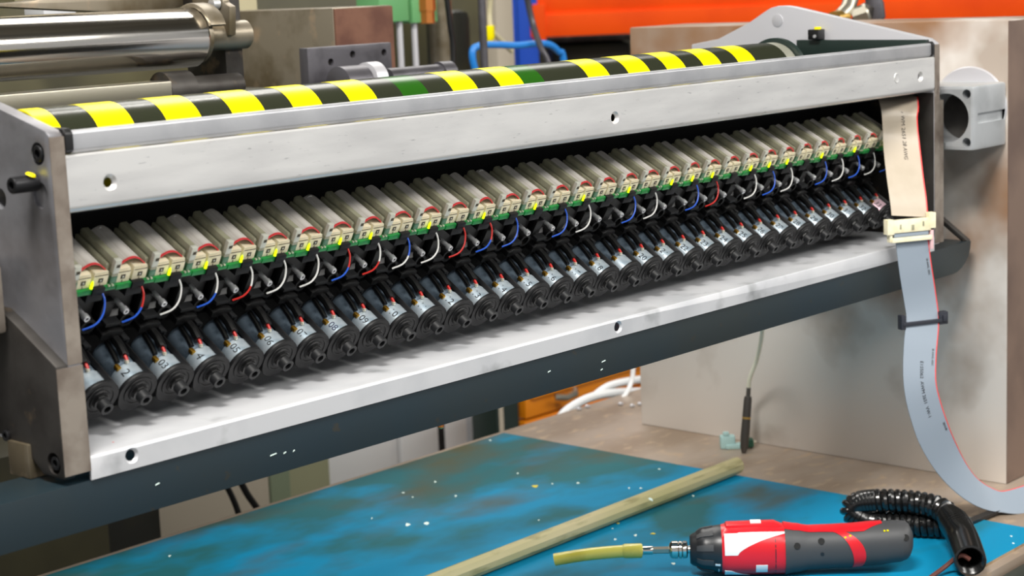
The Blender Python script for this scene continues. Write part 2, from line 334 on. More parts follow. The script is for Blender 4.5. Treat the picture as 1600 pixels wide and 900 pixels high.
# striped roller
RL = thing('striped_roller', 'roller wrapped in yellow and black hazard tape behind the rail', 'roller', (.6,.031,.2685))
RR = .05
edges = [-.056,-.034,.009,.0536,.0956,.1416,.1848,.2303,.2726,.3163,.3603,.4036,.4472,.491,.5338,.5779,.6208,.6649,.7065,.7957,.8408,.8829,.9305,.9704,1.0142]
while edges[-1] < 1.23: edges.append(edges[-1]+.0436)
edges[-1] = 1.274
cols = []
c = 0
for i in range(len(edges)-1):
    x0,x1 = edges[i],edges[i+1]
    if abs(x0-.4472)<.001: m_='green'
    elif abs(x0-.6649)<.001: m_='green'
    elif abs(x0-.7065)<.001: m_='stripe'; c ^= 1
    elif x0 > .7: m_ = ('yellow','stripe')[(i-edges.index(.7957))%2]
    else: m_ = ('yellow','stripe')[(i-edges.index(.009))%2]
    lap = .0003 if m_ != 'yellow' else .0
    MB().lathe((x0-.6,0,0),(1,0,0),[(0,RR-lap-.002),(0,RR-lap),(x1-x0,RR-lap),(x1-x0,RR-lap-.002)],72,False).obj('tape_band',m_,RL)
MB().lathe((-.6555,0,0),(1,0,0),[(0,.002),(0,RR-.0012),(1.3295+.026,RR-.0012),(1.3295+.026,.002)],48,False).obj('roller_core','darksteel',RL)
MB().lathe((.674,0,0),(1,0,0),[(0,RR-.0014),(0,RR-.0006),(.024,RR-.0006),(.026,RR-.003),(.026,.002)],48,False).obj('hub_band','rollerend',RL)
MB().lathe((.7005,0,0),(1,0,0),[(0,.054),(.0,.056),(.010,.056),(.010,.03)],48).obj('green_flange','seal',RL)
MB().lathe((.711,0,0),(1,0,0),[(0,.02),(.354,.02)],24).obj('roller_shaft','seal',RL)

# tray
TR = thing('motor_tray', 'bright aluminium tray with folded front lip below the motors', 'tray', (.8,0,-.0335))
w0 = Vector((.8,0,-.0335)); zt = -.0305
prof = [(.12,zt),(YF+.004,zt),(YF+.0012,zt-.0012),(YF,zt-.004),(YF,-.0562),(YF+.003,-.0562),(YF+.003,zt-.005),(YF+.005,zt-.003),(.12,zt-.003)]
tr = rel(MB().prism(prof,0,XL,XR-.001), w0).obj('tray_sheet','tray',TR)
hs = []
for px,py in ((206,712),(966,511)):
    p = at(px,py,1,YF); hs.append(rel(csink(p.x,YF,p.z,.0085,.005), w0))
cut(tr, hs)
tag(rel(MB().lathe((0,0,0),(0,0,1),[(0,.0012),(.0003,.001)],8),(0,0,0)).obj('r','red'),'small red paint speck on the aluminium tray','speck'); o=bpy.data.objects['r']; o.name='paint_speck'; o.location=at(177,691,2,zt)

R_ = math.radians
tag(MB().rod(at(1466,338,0,1.76),at(1512,378,0,1.80),.006,8).obj('steel_strap','darksteel'),'thin dark strap behind the right plate below the air cylinder','strap')
# support beam
BM = thing('support_beam', 'long dark blue-grey painted beam carrying the machine', 'beam', (.5,0,-.107))
bm0 = Vector((.5,0,-.107))
rel(MB().prism([(-.9,-.107),(1.735,-.107)]+[(1.735+.065*math.sin(a),-.0570-.05*math.cos(a)) for a in [R_(i*15) for i in range(1,7)]]+[(1.80,-.0566),(-.9,-.0566)],1,YF+.002,.03), bm0).obj('beam_body','beam',BM,.0015)
for (px,py,l) in [(427,711,7),(445,708,3),(459,705,2),(246,757,4),(943,565,6),(940,578,3),(858,581,4)]:
    p = at(px,py,1,YF+.0017)-bm0; w = l*.0007
    MB().add([p+Vector((-w,0,-.0006)),p+Vector((w,0,.0005)),p+Vector((w*.9,0,.0016)),p+Vector((-w*.8,0,.0008)),p+Vector((-w,-.0004,-.0006)),p+Vector((w,-.0004,.0005)),p+Vector((w*.9,-.0004,.0016)),p+Vector((-w*.8,-.0004,.0008))],[(0,1,2,3),(4,5,6,7),(0,1,5,4),(1,2,6,5),(2,3,7,6),(3,0,4,7)]).obj('paint_chip','fleck',BM)
p = at(689,667,1,YF+.01)-bm0
MB().lathe(p,(0,0,-1),[(-.003,.004),(0,.004),(.002,.0025)],10).obj('rust_drip','copper',BM)
H = thing('interior_backdrop', 'near-black backdrop put in to keep the interior behind motors and ribbons dark', 'housing', (.8,.12,-.03))  # near-black sheets added so the space behind the motors stays dark
h0 = Vector((.8,.12,-.03))
rel(MB().box(XL,XR-.001,.121,.13,-.0305,.216), h0).obj('dark_back_sheet','hole',H)
rel(MB().box(XL,XR-.001,-.02,.13,.2125,.2155), h0).obj('dark_roof_sheet','hole',H)

# ------------------------------------------------------------------ motors
TM = math.radians(33)
names = {1:'',2:'2',3:'03',4:'4',5:'05',6:'06',7:'07',8:'08',9:'09',19:'',33:'33'}
for i in range(10,33):
    if i not in names: names[i] = str(i)
ONES = 'zero one two three four five six seven eight nine ten eleven twelve thirteen fourteen fifteen sixteen seventeen eighteen nineteen'.split()
def word(n): return ONES[n] if n < 20 else ({2:'twenty',3:'thirty'}[n//10]+('' if n%10 == 0 else '-'+ONES[n%10]))
def hull(c1, r1, c2, r2, n=40):
    pts = []
    for i in range(n):
        a = 2*PI*i/n; d = (math.cos(a), math.sin(a))
        s1 = c1[0]*d[0]+c1[1]*d[1]+r1; s2 = c2[0]*d[0]+c2[1]*d[1]+r2
        pts.append((c1[0]+r1*d[0], c1[1]+r1*d[1]) if s1 >= s2 else (c2[0]+r2*d[0], c2[1]+r2*d[1]))
    return pts
ME = {}
ME['gearbox'] = MB().prism(hull((0,0),.0243,(-.0015,-.006),.0215),1,.0160,.0208).mesh('gearbox','blackm',.0010)
ME['gear_housing'] = MB().prism(hull((-.001,-.0085),.0222,(-.004,-.006),.019),1,.0206,.040).mesh('gear_housing','blackm',.0015)
ME['face_ring'] = MB().lathe((0,.0160,.0005),(0,-1,0),[(-.0005,.0185),(.0014,.0182),(.0014,.0165),(.0005,.0160),(.0005,.0130),(.0022,.0122),(.0022,.004)],32,False).mesh('face_ring','blackm')
ME['shaft'] = MB().pipe((0,0,0),(0,1,0),.0075,.0042,.0165,20,.012).mesh('shaft','grey')
ME['shaft_collar'] = MB().lathe((0,.0095,0),(0,1,0),[(0,.0075),(.001,.0094),(.0035,.0094),(.0035,.0110),(.0060,.0110)],9,False).mesh('shaft_collar','black')
ME['motor_can'] = MB().lathe((0,.0205,0),(0,1,0),[(0,.0182),(.0225,.0182),(.0232,.0175),(.0232,.004)],36,False).mesh('motor_can','can')
ME['motor_can_pink'] = MB().lathe((0,.0205,0),(0,1,0),[(0,.0182),(.0225,.0182),(.0232,.0175),(.0232,.004)],36,False).mesh('motor_can','pinkcan')
ME['can_rear'] = MB().lathe((0,.0435,0),(0,1,0),[(0,.012),(0,.0168),(.036,.0168),(.041,.0150),(.046,.006)],28,False).mesh('can_rear','canrear')
cr = MB()
cradle = [( .0245*math.cos(a), .0245*math.sin(a)) for a in [math.radians(x) for x in range(-60,61,15)]]+[(.0186*math.cos(a), .0186*math.sin(a)) for a in [math.radians(x) for x in range(60,-61,-15)]]
ME['cradle'] = cr.prism(cradle,1,.0207,.074).mesh('cradle','blackm',.0006)
def cyl_pt(th, y, r): return (r*math.cos(th), y, r*math.sin(th))
TH = math.radians(118)
tb = MB()
x_,_,z_ = cyl_pt(math.radians(135),0,.0185)
tb.box(x_-.0025,x_+.0025,.0400,.0470,z_-.002,z_+.0025)
ME['terminal'] = tb.mesh('terminal','gold',.0005)
x2,_,z2 = cyl_pt(math.radians(100),0,.0205)
ME['solder_joint'] = MB().lathe((x2,.0405,z2),(0,1,.1),[(0,.0010),(.0015,.0026),(.004,.0022),(.006,.001)],10).mesh('solder_joint','solder')
ME['red_sleeve'] = MB().tube([(x2,.0425,z2+.0005),(x2+.0004,.046,z2+.0022),(x2+.0006,.0495,z2+.003)],.0020,8).mesh('red_sleeve','red')
ME['lead_sleeve'] = MB().tube([(x2+.0006,.0490,z2+.003),(x2+.003,.064,z2+.005),(x2+.004,.084,z2+.006)],.0052,8).tube([(x_+.003,.049,z_+.002),(x_+.006,.062,z_+.003),(x_+.008,.08,z_+.005)],.0030,8).mesh('lead_sleeve','black')
ME['blue_lead'] = MB().tube([(x_+.0035,.052,z_+.003),(x_+.005,.060,z_+.004),(x_+.006,.070,z_+.004)],.0014,8).mesh('blue_lead','blue')
def label_text(n, txt):
    me = text_mesh(txt, .0125 if len(txt) > 1 else .015); rr = .0181; th0 = math.radians(126)
    rot = math.radians(random.uniform(-10,8)); cs_, sn = math.cos(rot), math.sin(rot)
    for v in me.vertices:
        u = v.co.x*cs_-v.co.y*sn; w = v.co.x*sn+v.co.y*cs_
        u *= 1.0; w *= .95
        th = th0-w/rr; r = rr+v.co.z+.0001
        v.co = (r*math.cos(th), .0325-u, r*math.sin(th))
    me.materials.clear(); me.materials.append(MT['inkblue' if txt == '08' else 'ink']); me.name = 'number'; return me
for n in range(1,34):
    nm = names[n]
    if n == 1: lb = 'nearest gear motor, half hidden behind the left side plate'
    elif n == 19: lb = 'gear motor with a blank can between those marked eighteen and twenty'
    elif n == 33: lb = 'farthest gear motor with a pink tinted can, marked thirty-three'
    else: lb = 'black gear motor with silver can hand-marked %s, in the row on the tray' % word(n)
    g = thing('gear_motor', lb, 'motor', (.05*(n-1),0,0), (TM,0,0), 'gear motors in a row on the tray')
    for k in ('gearbox','face_ring','shaft','shaft_collar'): link(k, ME[k], g)
    cn = link('motor_can', ME['motor_can_pink' if n == 33 else 'motor_can'], g)
    if nm: link('number', label_text(n, nm), cn)
    for k in ('can_rear','cradle','terminal','solder_joint','red_sleeve','lead_sleeve'): link(k, ME[k], g)
    if n in (4,8,9,18,20,24,28): link('blue_lead', ME['blue_lead'], g)

# ------------------------------------------------------------------ black brackets with screws and wires (same tilt)
def loc33(x, Y, Z): return (x, Y*math.cos(TM)+Z*math.sin(TM), -Y*math.sin(TM)+Z*math.cos(TM))
sy, sz = loc33(0,.022,.0945)[1:]
ME['bracket_body'] = MB().prism([(.112,.018),(.094,.018),(.094,.036),(.085,.036),(.085,.050),(.0915,.054),(.0915,.088),(.112,.088)],0,-.0215,.0215).mesh('bracket_body','black',.0008)
ME['lever'] = MB().prism([(-.020,.028),(.004,.028),(.008,.031),(.008,.036),(-.012,.039),(-.016,.036),(-.020,.036)],1,.074,.094).mesh('lever','black',.0008)
ME['ledge'] = MB().box(-.019,.000,.074,.092,.0455,.050).mesh('ledge','grey',.0006)
ME['fork'] = MB().box(.006,.011,.068,.090,.026,.030).box(.013,.017,.070,.090,.020,.026).mesh('fork','grey',.0008)
ME['guide_block'] = MB().box(-.0235,-.009,.083,.095,.052,.074).mesh('guide_block','black',.0012)
ME['wheel'] = MB().lathe((.012,.079,.047),(0,1,0),[(0,.006),(0,.0095),(.004,.0095),(.013,.0085)],18,False).mesh('wheel','black')
ME['adjusting_screw'] = MB().lathe((-.001,sy,sz),(0,1,0),[(.0035,.0001),(.0035,.0019),(0,.0019),(0,.0036),(.0012,.0040),(.0062,.0040),(.0066,.0029),(.022,.0029)],16,False).mesh('adjusting_screw','screw')
WC = {1:('blue',),2:('blue','red'),3:('white',),4:('blue','white'),5:('red','white'),6:('white',),7:('white',),8:('blue','red'),9:('red','white'),10:('white','blue'),11:('white',),12:('red',),13:('blue','red'),14:('blue',),16:('blue',),17:('white',),19:('blue',),20:('white',),22:('blue',),23:('red',),25:('white',),26:('blue',),27:('white',),29:('blue',),30:('white',),31:('blue',),32:('white',),33:('blue',)}
def wire(cols, n):
    amp = {11:1.5, 26:1.3}.get(n, random.uniform(.85,1.1))
    P = smooth_path([loc33(.0135,.012,.121), loc33(.0125+.001*amp,.009,.112), loc33(.0045+.003*amp,.006,.0995), loc33(-.004+.002*amp,.007,.0905), loc33(-.0135,.014,.0860)], 6)
    h = len(P)//2
    if len(cols) == 1: return [(P, cols[0])]
    return [(P[:h+1], cols[1]), (P[h:], cols[0])]
for n in range(1,34):
    wc = WC.get(n)
    desc = ' and '.join(wc)+' wire' if wc else 'no loose wire'
    g = thing('key_bracket', 'black bracket with bright screw and %s above %s' % (desc, ('the motor marked '+word(n)) if names[n] else ('the blank motor' if n == 19 else 'the nearest motor')), 'bracket', (.05*(n-1),0,0), (TM,0,0), 'black brackets above the motors')
    for k in ('bracket_body','lever','ledge','fork','guide_block','wheel','adjusting_screw'): link(k, ME[k], g)
    if wc:
        for pts, cl in wire(wc, n): MB().tube(pts, .00115, 6).obj('wire', cl, g)

# ------------------------------------------------------------------ circuit board, terminal pairs, ribbon cables
TB = math.radians(29)
O = Vector((0,.012,.1285))
PC = thing('circuit_board', 'long green circuit board under the row of cream terminals', 'circuit board', (.8,O.y,O.z), (TB,0,0))
MB().box(XL-.8+.001,XR-.8-.002,-.0012,.07,-.0062,0).obj('board','pcb',PC,.0003)
pad = MB().box(-.0011,.0011,-.0012,.0018,-.0005,.0012).mesh('solder_pad','solder',.0004)
seg = MB().box(-.0125,.0085,-.0022,.012,-.0068,-.0002).mesh('board_tongue','pcb',.0003)
for n in range(0,33):
    for dx in (.0215,.0262):
        o = link('solder_pad', pad, PC); o.location = (.05*n-.8+dx-.0005,-.0018,.0002)
    o = link('board_tongue', seg, PC); o.location = (.05*n-.8-.006,0,0)
tm = MB().box(0,.0185,0.0008,.017,.0003,.0140).prism([(.0,.0140),(.0185,.0140),(.0176,.0172),(.0008,.0172)],1,.0015,.017)
ME['terminal_block'] = tm.mesh('terminal_block','beige',.0006)
ME['socket'] = MB().box(.0066,.0122,.0004,.0012,.0048,.0100).mesh('socket','beigeh')
ME['groove'] = MB().box(.0008,.0178,.0004,.0012,.0133,.0139).box(.0088,.0096,.0004,.0012,.0005,.0035).mesh('groove','beigeh')
ME['socket_pin'] = MB().box(.0085,.0103,.0001,.0010,.0064,.0083).mesh('socket_pin','solder')
ME['led'] = MB().lathe((0,-.0022,.002),(0,0,1),[(0,.0017),(.006,.0016),(.0085,.0010),(.0095,.0003)],12).mesh('led','led')
ME['holder_slab'] = MB().prism([(-.0005,.010),(-.0005,.0285),(.002,.0308),(.064,.0308),(.066,.028),(.066,.0)]+[(.004,.0),(.004,.010)],0,-.0272,-.0195).mesh('holder_slab','slab',.0006)
ME['holder_nose'] = MB().box(-.0274,-.0190,-.0012,.0045,.014,.0311).mesh('holder_nose','slabt',.0012)
ME['nose_slot'] = MB().box(-.0245,-.0205,-.0019,-.001,.022,.0255).mesh('nose_slot','beigeh')
ME['riser'] = MB().box(-.0268,-.0185,.0004,.006,0,.0112).mesh('riser','pcbt',.0003)
ME['shoulder'] = MB().prism([(.006,.0),(.006,.0215),(.0075,.023),(.066,.023),(.066,.0)],0,-.0322,-.0285).mesh('shoulder','slab',.0006)
ME['clip'] = MB().box(.0,.0155,-.0045,.004,-.0075,.0010).box(-.004,.0165,-.002,.014,-.0175,-.0065).mesh('clip','blackm',.0007)
def arch(w0, w1, y0, y1, h_e, h_p, th=.0011, n=14, skew=0):
    m = MB(); pts = []
    for i in range(n+1):
        t = i/n; x = w0+(w1-w0)*t; z = h_e+(h_p-h_e)*(math.sin(PI*t)**.95 if 0 < t < 1 else 0)-.0028*t
        pts.append((x,z))
    lower = [(x,z-th) for x,z in reversed(pts)]
    return m.prism(pts+lower,1,y0,y1)
ribs = []
for k in range(5):
    e = random.uniform(-.0008,.0008); pk = .0285+random.uniform(-.001,.0012)
    ribs.append((arch(-.0172,.0172,.0060,.0655,.0196+e,pk).mesh('ribbon','ribbon',ang=50), arch(-.0174,.0174,.0043,.0062,.0199+e,pk+.0003,.0019).mesh('red_wire','redwire',ang=50), arch(-.0165,.016,.0655,.0675,.0188+e,pk,.0012).mesh('cut_end','ribbon')))
lit = {1,3,4,5,6,7,8,9,11,13,15,17,19,21,22,23,25,26,27,29,31,33}
fibre = MB().tube(smooth_path([(0,0,0),(-.004,-.002,.008),(.002,-.003,.014),(.009,-.004,.009),(.013,-.004,.003)],5),.0005,5).mesh('loose_thread','white')
for n in range(1,34):
    X = .05*(n-1)
    side = ('above the motor marked %s' % word(n)) if names[n] else ('above the blank motor' if n == 19 else 'next to the left plate')
    g = thing('terminal_pair', 'pair of cream terminals with %s %s' % ('lit green-yellow lamp' if n in lit else 'unlit lamp', side), 'terminal', (X,O.y,O.z), (TB,0,0), 'cream terminal pairs on the board')
    for dx in (-.0205,.0012):
        tbk = link('terminal_block', ME['terminal_block'], g); tbk.location = (dx,0,0)
        for k in ('socket','groove','socket_pin'): o = link(k, ME[k], tbk)
    link('clip', ME['clip'], g)
    if n in lit: o = link('led', ME['led'], g); o.location = (-.0018,0,-.001)
    h = thing('cable_holder', 'translucent grey cable holder slab left of the ribbon %s' % side, 'holder', (X,O.y,O.z), (TB,0,0), 'cable holder slabs between the ribbons')
    for k in ('holder_slab','holder_nose','riser','shoulder'): o = link(k, ME[k], h)
    link('nose_slot', ME['nose_slot'], h)
    r = thing('ribbon_cable', 'folded grey ribbon cable with red edge %s' % side, 'ribbon cable', (X,O.y,O.z), (TB,0,0), 'folded grey ribbon cables in a row')
    rb = random.choice(ribs); link('ribbon', rb[0], r); link('red_wire', rb[1], r); link('cut_end', rb[2], r)
    if n in (2,4,8,14,20,27):
        o = link('loose_thread', fibre, r); o.location = (-.005,.067,.014)

# ------------------------------------------------------------------ long ribbon cable at the right end
def strip(mb, path, wdir, w, th, off=0.0):
    k = len(mb.v); n = len(path)
    for i, p in enumerate(path):
        t = (path[min(i+1,n-1)]-path[max(i-1,0)]).normalized(); wd = wdir[i] if isinstance(wdir, list) else wdir
        wd = (wd-t*wd.dot(t)).normalized(); nn = t.cross(wd).normalized(); q = p+wd*off
        for a, b in ((-1,-1),(1,-1),(1,1),(-1,1)): mb.v.append(q+wd*(a*w/2)+nn*(b*th/2))
    for i in range(n-1):
        for j in range(4): mb.f.append([k+i*4+j, k+i*4+(j+1)%4, k+(i+1)*4+(j+1)%4, k+(i+1)*4+j])
    mb.f.append([k,k+1,k+2,k+3][::-1]); mb.f.append([k+(n-1)*4+j for j in range(4)]); return mb
WD = Vector((.88,-.47,0)).normalized()
RC = thing('flat_ribbon_cable', 'wide beige ribbon cable hanging from inside the machine at its right end', 'ribbon cable', at(1422,345,1,-.075))
rc0 = Vector(RC.location)
pa = smooth_path([at(1401,140,1,.03), at(1404,168,1,-.012), at(1407,215,1,-.022), at(1412,265,1,-.045), at(1418,310,1,-.066), at(1421,338,1,-.075)], 6)
rel(strip(MB(), pa, WD, .066, .0012), rc0).obj('ribbon','ribbonb',RC)
rel(strip(MB(), pa, WD, .0022, .0016, .0338), rc0).obj('red_wire','redwire',RC)
def strip_text(path, wd, txts, parent, base, size, off, m):
    L_ = [0]
    for i in range(1,len(path)): L_.append(L_[-1]+(path[i]-path[i-1]).length)
    for txt, s0_ in txts:
        me = text_mesh(txt, size, .0001)
        for v in me.vertices:
            s = s0_+v.co.x; i = 0
            while i < len(L_)-2 and L_[i+1] < s: i += 1
            t = (path[i+1]-path[i]).normalized(); w_ = wd[i] if isinstance(wd, list) else wd
            w_ = (w_-t*w_.dot(t)).normalized(); nn = w_.cross(t).normalized()
            if nn.dot(CAMP-path[i]) < 0: nn = -nn
            v.co = path[i]+t*(s-L_[i])+w_*(off+v.co.y)+nn*(.0009+v.co.z)-base
        me.materials.clear(); me.materials.append(MT[m]); link('printed_text', me, parent)
strip_text(pa, WD, [('AWM 2651 28 AWG',.135)], RC, rc0, .010, .006, 'pen')
J = thing('ribbon_connector', 'cream plug and socket joining the beige and grey ribbon cables', 'connector', at(1422,358,1,-.078))
j0 = Vector(J.location)
nz = WD.cross(Vector((0,0,1))).normalized()
if nz.dot(CAMP-j0) < 0: nz = -nz
def obx(w0,w1,d0,d1,z0,z1):
    vs = [WD*w+nz*d+Vector((0,0,z)) for z in (z0,z1) for d in (d0,d1) for w in (w0,w1)]
    return MB().add(vs,[(0,2,3,1),(4,5,7,6),(0,1,5,4),(2,6,7,3),(0,4,6,2),(1,3,7,5)])
obx(-.036,.036,-.006,.006,-.004,.017).obj('plug_body','beige',J,.001)
obx(-.046,-.034,-.007,.007,-.006,.019).obj('latch_ear','beige',J,.001); obx(.033,.045,-.007,.007,-.001,.025).obj('latch_ear','beige',J,.001)
obx(-.033,.033,-.005,.0045,-.012,-.004).obj('cable_wrap','ribbonblue',J,.002)
obx(-.038,.038,-.006,.007,-.0195,-.012).obj('socket_bar','beige',J,.001)
obx(-.041,-.036,-.005,.005,-.019,-.005).obj('latch_arm','beige',J,.001); obx(.036,.042,-.005,.005,-.036,-.004).obj('latch_arm','pinkp',J,.001)
obx(-.023,-.020,.0058,.0064,.002,.010).obj('mould_slot','slab',J); obx(-.001,.004,.0058,.0066,-.001,.008).obj('mould_slot','slab',J); obx(.020,.023,.0058,.0064,.004,.012).obj('mould_slot','slab',J)
GC = thing('flat_ribbon_cable', 'grey-blue ribbon cable with red edge hanging down to the table', 'ribbon cable', at(1437,500,1,-.085))
gc0 = Vector(GC.location)
pts = [at(1424,372,1,-.079), at(1430,420,1,-.082), at(1437,465,1,-.085), at(1441,500,1,-.09), at(1437,550,1,-.097), at(1437,600,1,-.105), at(1447,645,1,-.112), at(1464,690,1,-.12), at(1490,733,1,-.13), at(1520,764,1,-.143), at(1552,780,1,-.157), at(1585,785,2,ZT+.012), at(1640,768,2,ZT+.014)]
pb = smooth_path(pts, 6); nb = len(pb)
wdl = []
for i in range(nb):
    t = i/(nb-1); f = min(1,max(0,(t-.55)/.35)); wdl.append((WD*(1-f)+Vector((.72,.60,.35)).normalized()*f).normalized())
rel(strip(MB(), pb, wdl, .060, .0012), gc0).obj('ribbon','ribbonblue',GC)
rel(strip(MB(), pb, wdl, .0016, .0016, .0305), gc0).obj('red_wire','redwire',GC)
strip_text(pb, wdl, [('E155062  AWM 2651  VW-1',.26)], GC, gc0, .0085, .004, 'ink')
strip_text(pb, wdl, [('28 AWG 105C',.055),('28 AWG 105C',.20),('28 AWG',.34)], GC, gc0, .005, .024, 'pen')
N2 = thing('ribbon_connector', 'dark grey clamp connector on the grey-blue ribbon cable', 'connector', at(1442,501,1,-.09))
obx(-.041,.041,-.005,.007,-.005,.001).obj('clamp_bar','cabm',N2,.001)
obx(-.044,-.036,-.007,.006,-.011,.013).obj('latch_ear','cabm',N2,.001); obx(.029,.045,-.007,.006,-.009,.012).obj('latch_ear','cabm',N2,.001)
obx(.034,.041,.005,.009,-.004,.007).obj('latch_tab','cabm',N2,.001)

# ------------------------------------------------------------------ probe pen, cable, clip
PB = thing('probe_pen', 'dark probe pen with ivory cable standing in the teal clip', 'probe', at(1162,708,2,ZT))
p0 = Vector(PB.location)
topz = at(1170,605,1,p0.y+.0)
d = (topz-p0); ax = d.normalized(); ln = d.length
MB().lathe((0,0,0),ax,[(0,.004),(.012,.008),(.03,.009),(.105*1.0,.008),(ln*.86,.007),(ln*.865,.0045),(ln,.0042)],16).obj('pen_body','pen',PB)
MB().lathe(ax*(ln*.52),ax,[(0,.0086),(.004,.0086)],16).obj('brass_ring','brass',PB)
MB().lathe(ax*(ln-.002),ax,[(0,.0022),(.014,.002)],8).obj('red_wire','red',PB)
ct = smooth_path([d*1.0, at(1172,590,1,p0.y-.01)-p0, at(1183,560,1,p0.y-.04)-p0, at(1190,525,1,p0.y-.08)-p0, at(1192,490,1,p0.y-.12)-p0, at(1190,465,1,p0.y-.15)-p0], 6)
MB().tube(ct,.0042,10).obj('cable','pencable',PB)
CL = thing('cable_clip', 'pale teal and dark green plastic clip at the foot of the probe pen', 'clip', at(1152,703,2,ZT))
rt = Vector((.669,-.743,0)); fw = Vector((.743,.669,0))
def cbx(a0,a1,b0,b1,z0,z1):
    vs = [rt*a+fw*b+Vector((0,0,z)) for z in (z0,z1) for b in (b0,b1) for a in (a0,a1)]
    return MB().add(vs,[(0,2,3,1),(4,5,7,6),(0,1,5,4),(2,6,7,3),(0,4,6,2),(1,3,7,5)])
cbx(-.032,-.002,.008,.030,0,.026).obj('jaw','teal',CL,.004); cbx(-.022,.022,.004,.026,0,.010).obj('jaw','teal',CL,.003)
cbx(.016,.034,.006,.028,.002,.018).obj('hinge','tgreen',CL,.003); cbx(-.026,-.014,.010,.02,.026,.034).obj('tooth','teal',CL,.002)
cbx(.032,.040,.012,.018,.010,.014).obj('pin','solder',CL,.001)

# ------------------------------------------------------------------ rod
a = at(640,926,2,BZ+.016); b = at(1152,727,2,BZ+.016)
RD = thing('wooden_rod', 'long olive grooved rod lying across the blue board', 'rod', a)
dv = b-a; m = MB(); n = 10; k = 0
axd = dv.normalized(); u = axd.cross(Vector((0,0,1))).normalized(); w = u.cross(axd)
prof = []
for i in range(20):
    an = 2*PI*i/20; r = .0158*(1 if i % 2 else .965); prof.append(u*math.cos(an)*r+w*math.sin(an)*r)
for j in range(2):
    for p in prof: m.v.append(axd*(dv.length*j)+p)
for i in range(20): m.f.append([i,(i+1)%20,(i+1)%20+20,i+20])
m.f.append(list(range(20))[::-1]); m.f.append(list(range(20,40)))
m.obj('rod_body','rod',RD,.0006,ang=20)
for (px,py) in ((1017,780),):
    q = at(px,py,2,BZ+.030)-a; MB().lathe(q,(.3,-.4,.8),[(-.001,.005),(.0012,.003)],7).obj('paint_chip','fleck',RD)

# ------------------------------------------------------------------ cordless screwdriver
Ad = at(1078,859,2,BZ+.0395); Bd = at(1425,852,2,BZ+.039); dd = Bd-Ad
DR = thing('cordless_screwdriver', 'red and black cordless screwdriver lying at the front of the board', 'screwdriver', (Ad.x,Ad.y,BZ+.001), (0,0,math.atan2(dd.y,dd.x)))
SX = dd.length/347
def sec(x):                # x in units of the 347-long body -> (centre height, half width, half height)
    T_ = [(0,0,22,22),(3,0,25,25),(22,0,34,34),(48,0,38,38),(52,0,39,39),(100,-.5,39,39.5),(145,-1,38.5,39),(165,-1,36,36),(185,-1,33,32.5),(210,0,32,32),(245,1,32,32),(290,4,32,32),(325,6.5,31,30.5),(338,8,28,28),(345,8.5,20,21),(347,8.5,12,13)]
    for i in range(len(T_)-1):
        if T_[i][0] <= x <= T_[i+1][0]:
            t = (x-T_[i][0])/(T_[i+1][0]-T_[i][0]); t = t*t*(3-2*t); return [T_[i][j]+(T_[i+1][j]-T_[i][j])*t for j in (1,2,3)]
    return list(T_[-1][1:])
def dpt(x, a, off=0):
    zc, hw, hh = sec(min(347,max(0,x))); p = 2.4 if x > 52 else 2
    ca, sa = math.cos(a), math.sin(a); rr_ = (abs(ca)**p+abs(sa)**p)**(-1/p)
    return Vector((x*SX, -(hw*rr_*ca+off*ca)*SX, .039+(zc+hh*rr_*sa+off*sa)*SX))
def shell(xs, name, m, parent, closed=True, off=0, arng=None):
    mb = MB(); n = 40
    for x in xs:
        a0, a1 = arng(x) if arng else (0,2*PI)
        cnt = n if not arng else 13
        for i in range(cnt): mb.v.append(dpt(x, a0+(a1-a0)*(i/n if not arng else i/12), off))
    if arng:
        k = len(mb.v); cnt = 13
        for x in xs:
            a0, a1 = arng(x)
            for i in range(13): mb.v.append(dpt(x, a0+(a1-a0)*i/12, -1.2))
        for j in range(len(xs)-1):
            for i in range(12):
                mb.f.append([j*13+i,j*13+i+1,(j+1)*13+i+1,(j+1)*13+i]); mb.f.append([k+j*13+i,k+j*13+i+1,k+(j+1)*13+i+1,k+(j+1)*13+i][::-1])
            for i in (0,12): mb.f.append([j*13+i,(j+1)*13+i,k+(j+1)*13+i,k+j*13+i])
        for j in (0,len(xs)-1):
            for i in range(12): mb.f.append([j*13+i,j*13+i+1,k+j*13+i+1,k+j*13+i])
    else:
        for j in range(len(xs)-1):
            for i in range(n): mb.f.append([j*n+i,j*n+(i+1)%n,(j+1)*n+(i+1)%n,(j+1)*n+i])
        mb.f.append(list(range(n))[::-1]); mb.f.append([(len(xs)-1)*n+i for i in range(n)])
    return mb.obj(name, m, parent, ang=50)
fr = lambda a,b,n: [a+(b-a)*i/n for i in range(n+1)]
ck = shell(fr(0,49,12),'chuck','dblack',DR)
R = math.radians
for a_ in (20,60,100,-20,-60,-100,140,-140,180): shell(fr(10,36,4),'grip_rib','dgrey',ck,off=1.2,arng=lambda x,a_=a_:(R(a_-8),R(a_+8)))
shell([38,46],'torque_mark','dwhite',ck,off=.4,arng=lambda x:(R(-27),R(-21)))
shell([43,44.2],'torque_mark','dwhite',ck,off=.4,arng=lambda x:(R(-50),R(-38)))
bd = shell(fr(49,185,24),'motor_housing','dred',DR)
def w1(x):
    t = (x-53)/92; 
    if x < 73: return (R(2),R(52))
    t = (x-73)/82; return (R(2+52*t**.62),R(54+2*t))
shell(fr(53,155,36),'white_panel','dwhite',bd,off=.5,arng=w1)
shell(fr(53,92,8),'white_panel','dwhite',bd,off=.5,arng=lambda x:(R(-80),R(-38-.9*max(0,x-62))))
shell([101,119],'blank_sticker','dwhite',bd,off=.5,arng=lambda x:(R(-43),R(-22)))
shell([131,132.5],'seam','dblack',bd,off=.15,arng=lambda x:(R(-90),R(60)))
MB().prism([(58,38),(60,43),(140,44),(158,37)],1,-10*SX,10*SX)
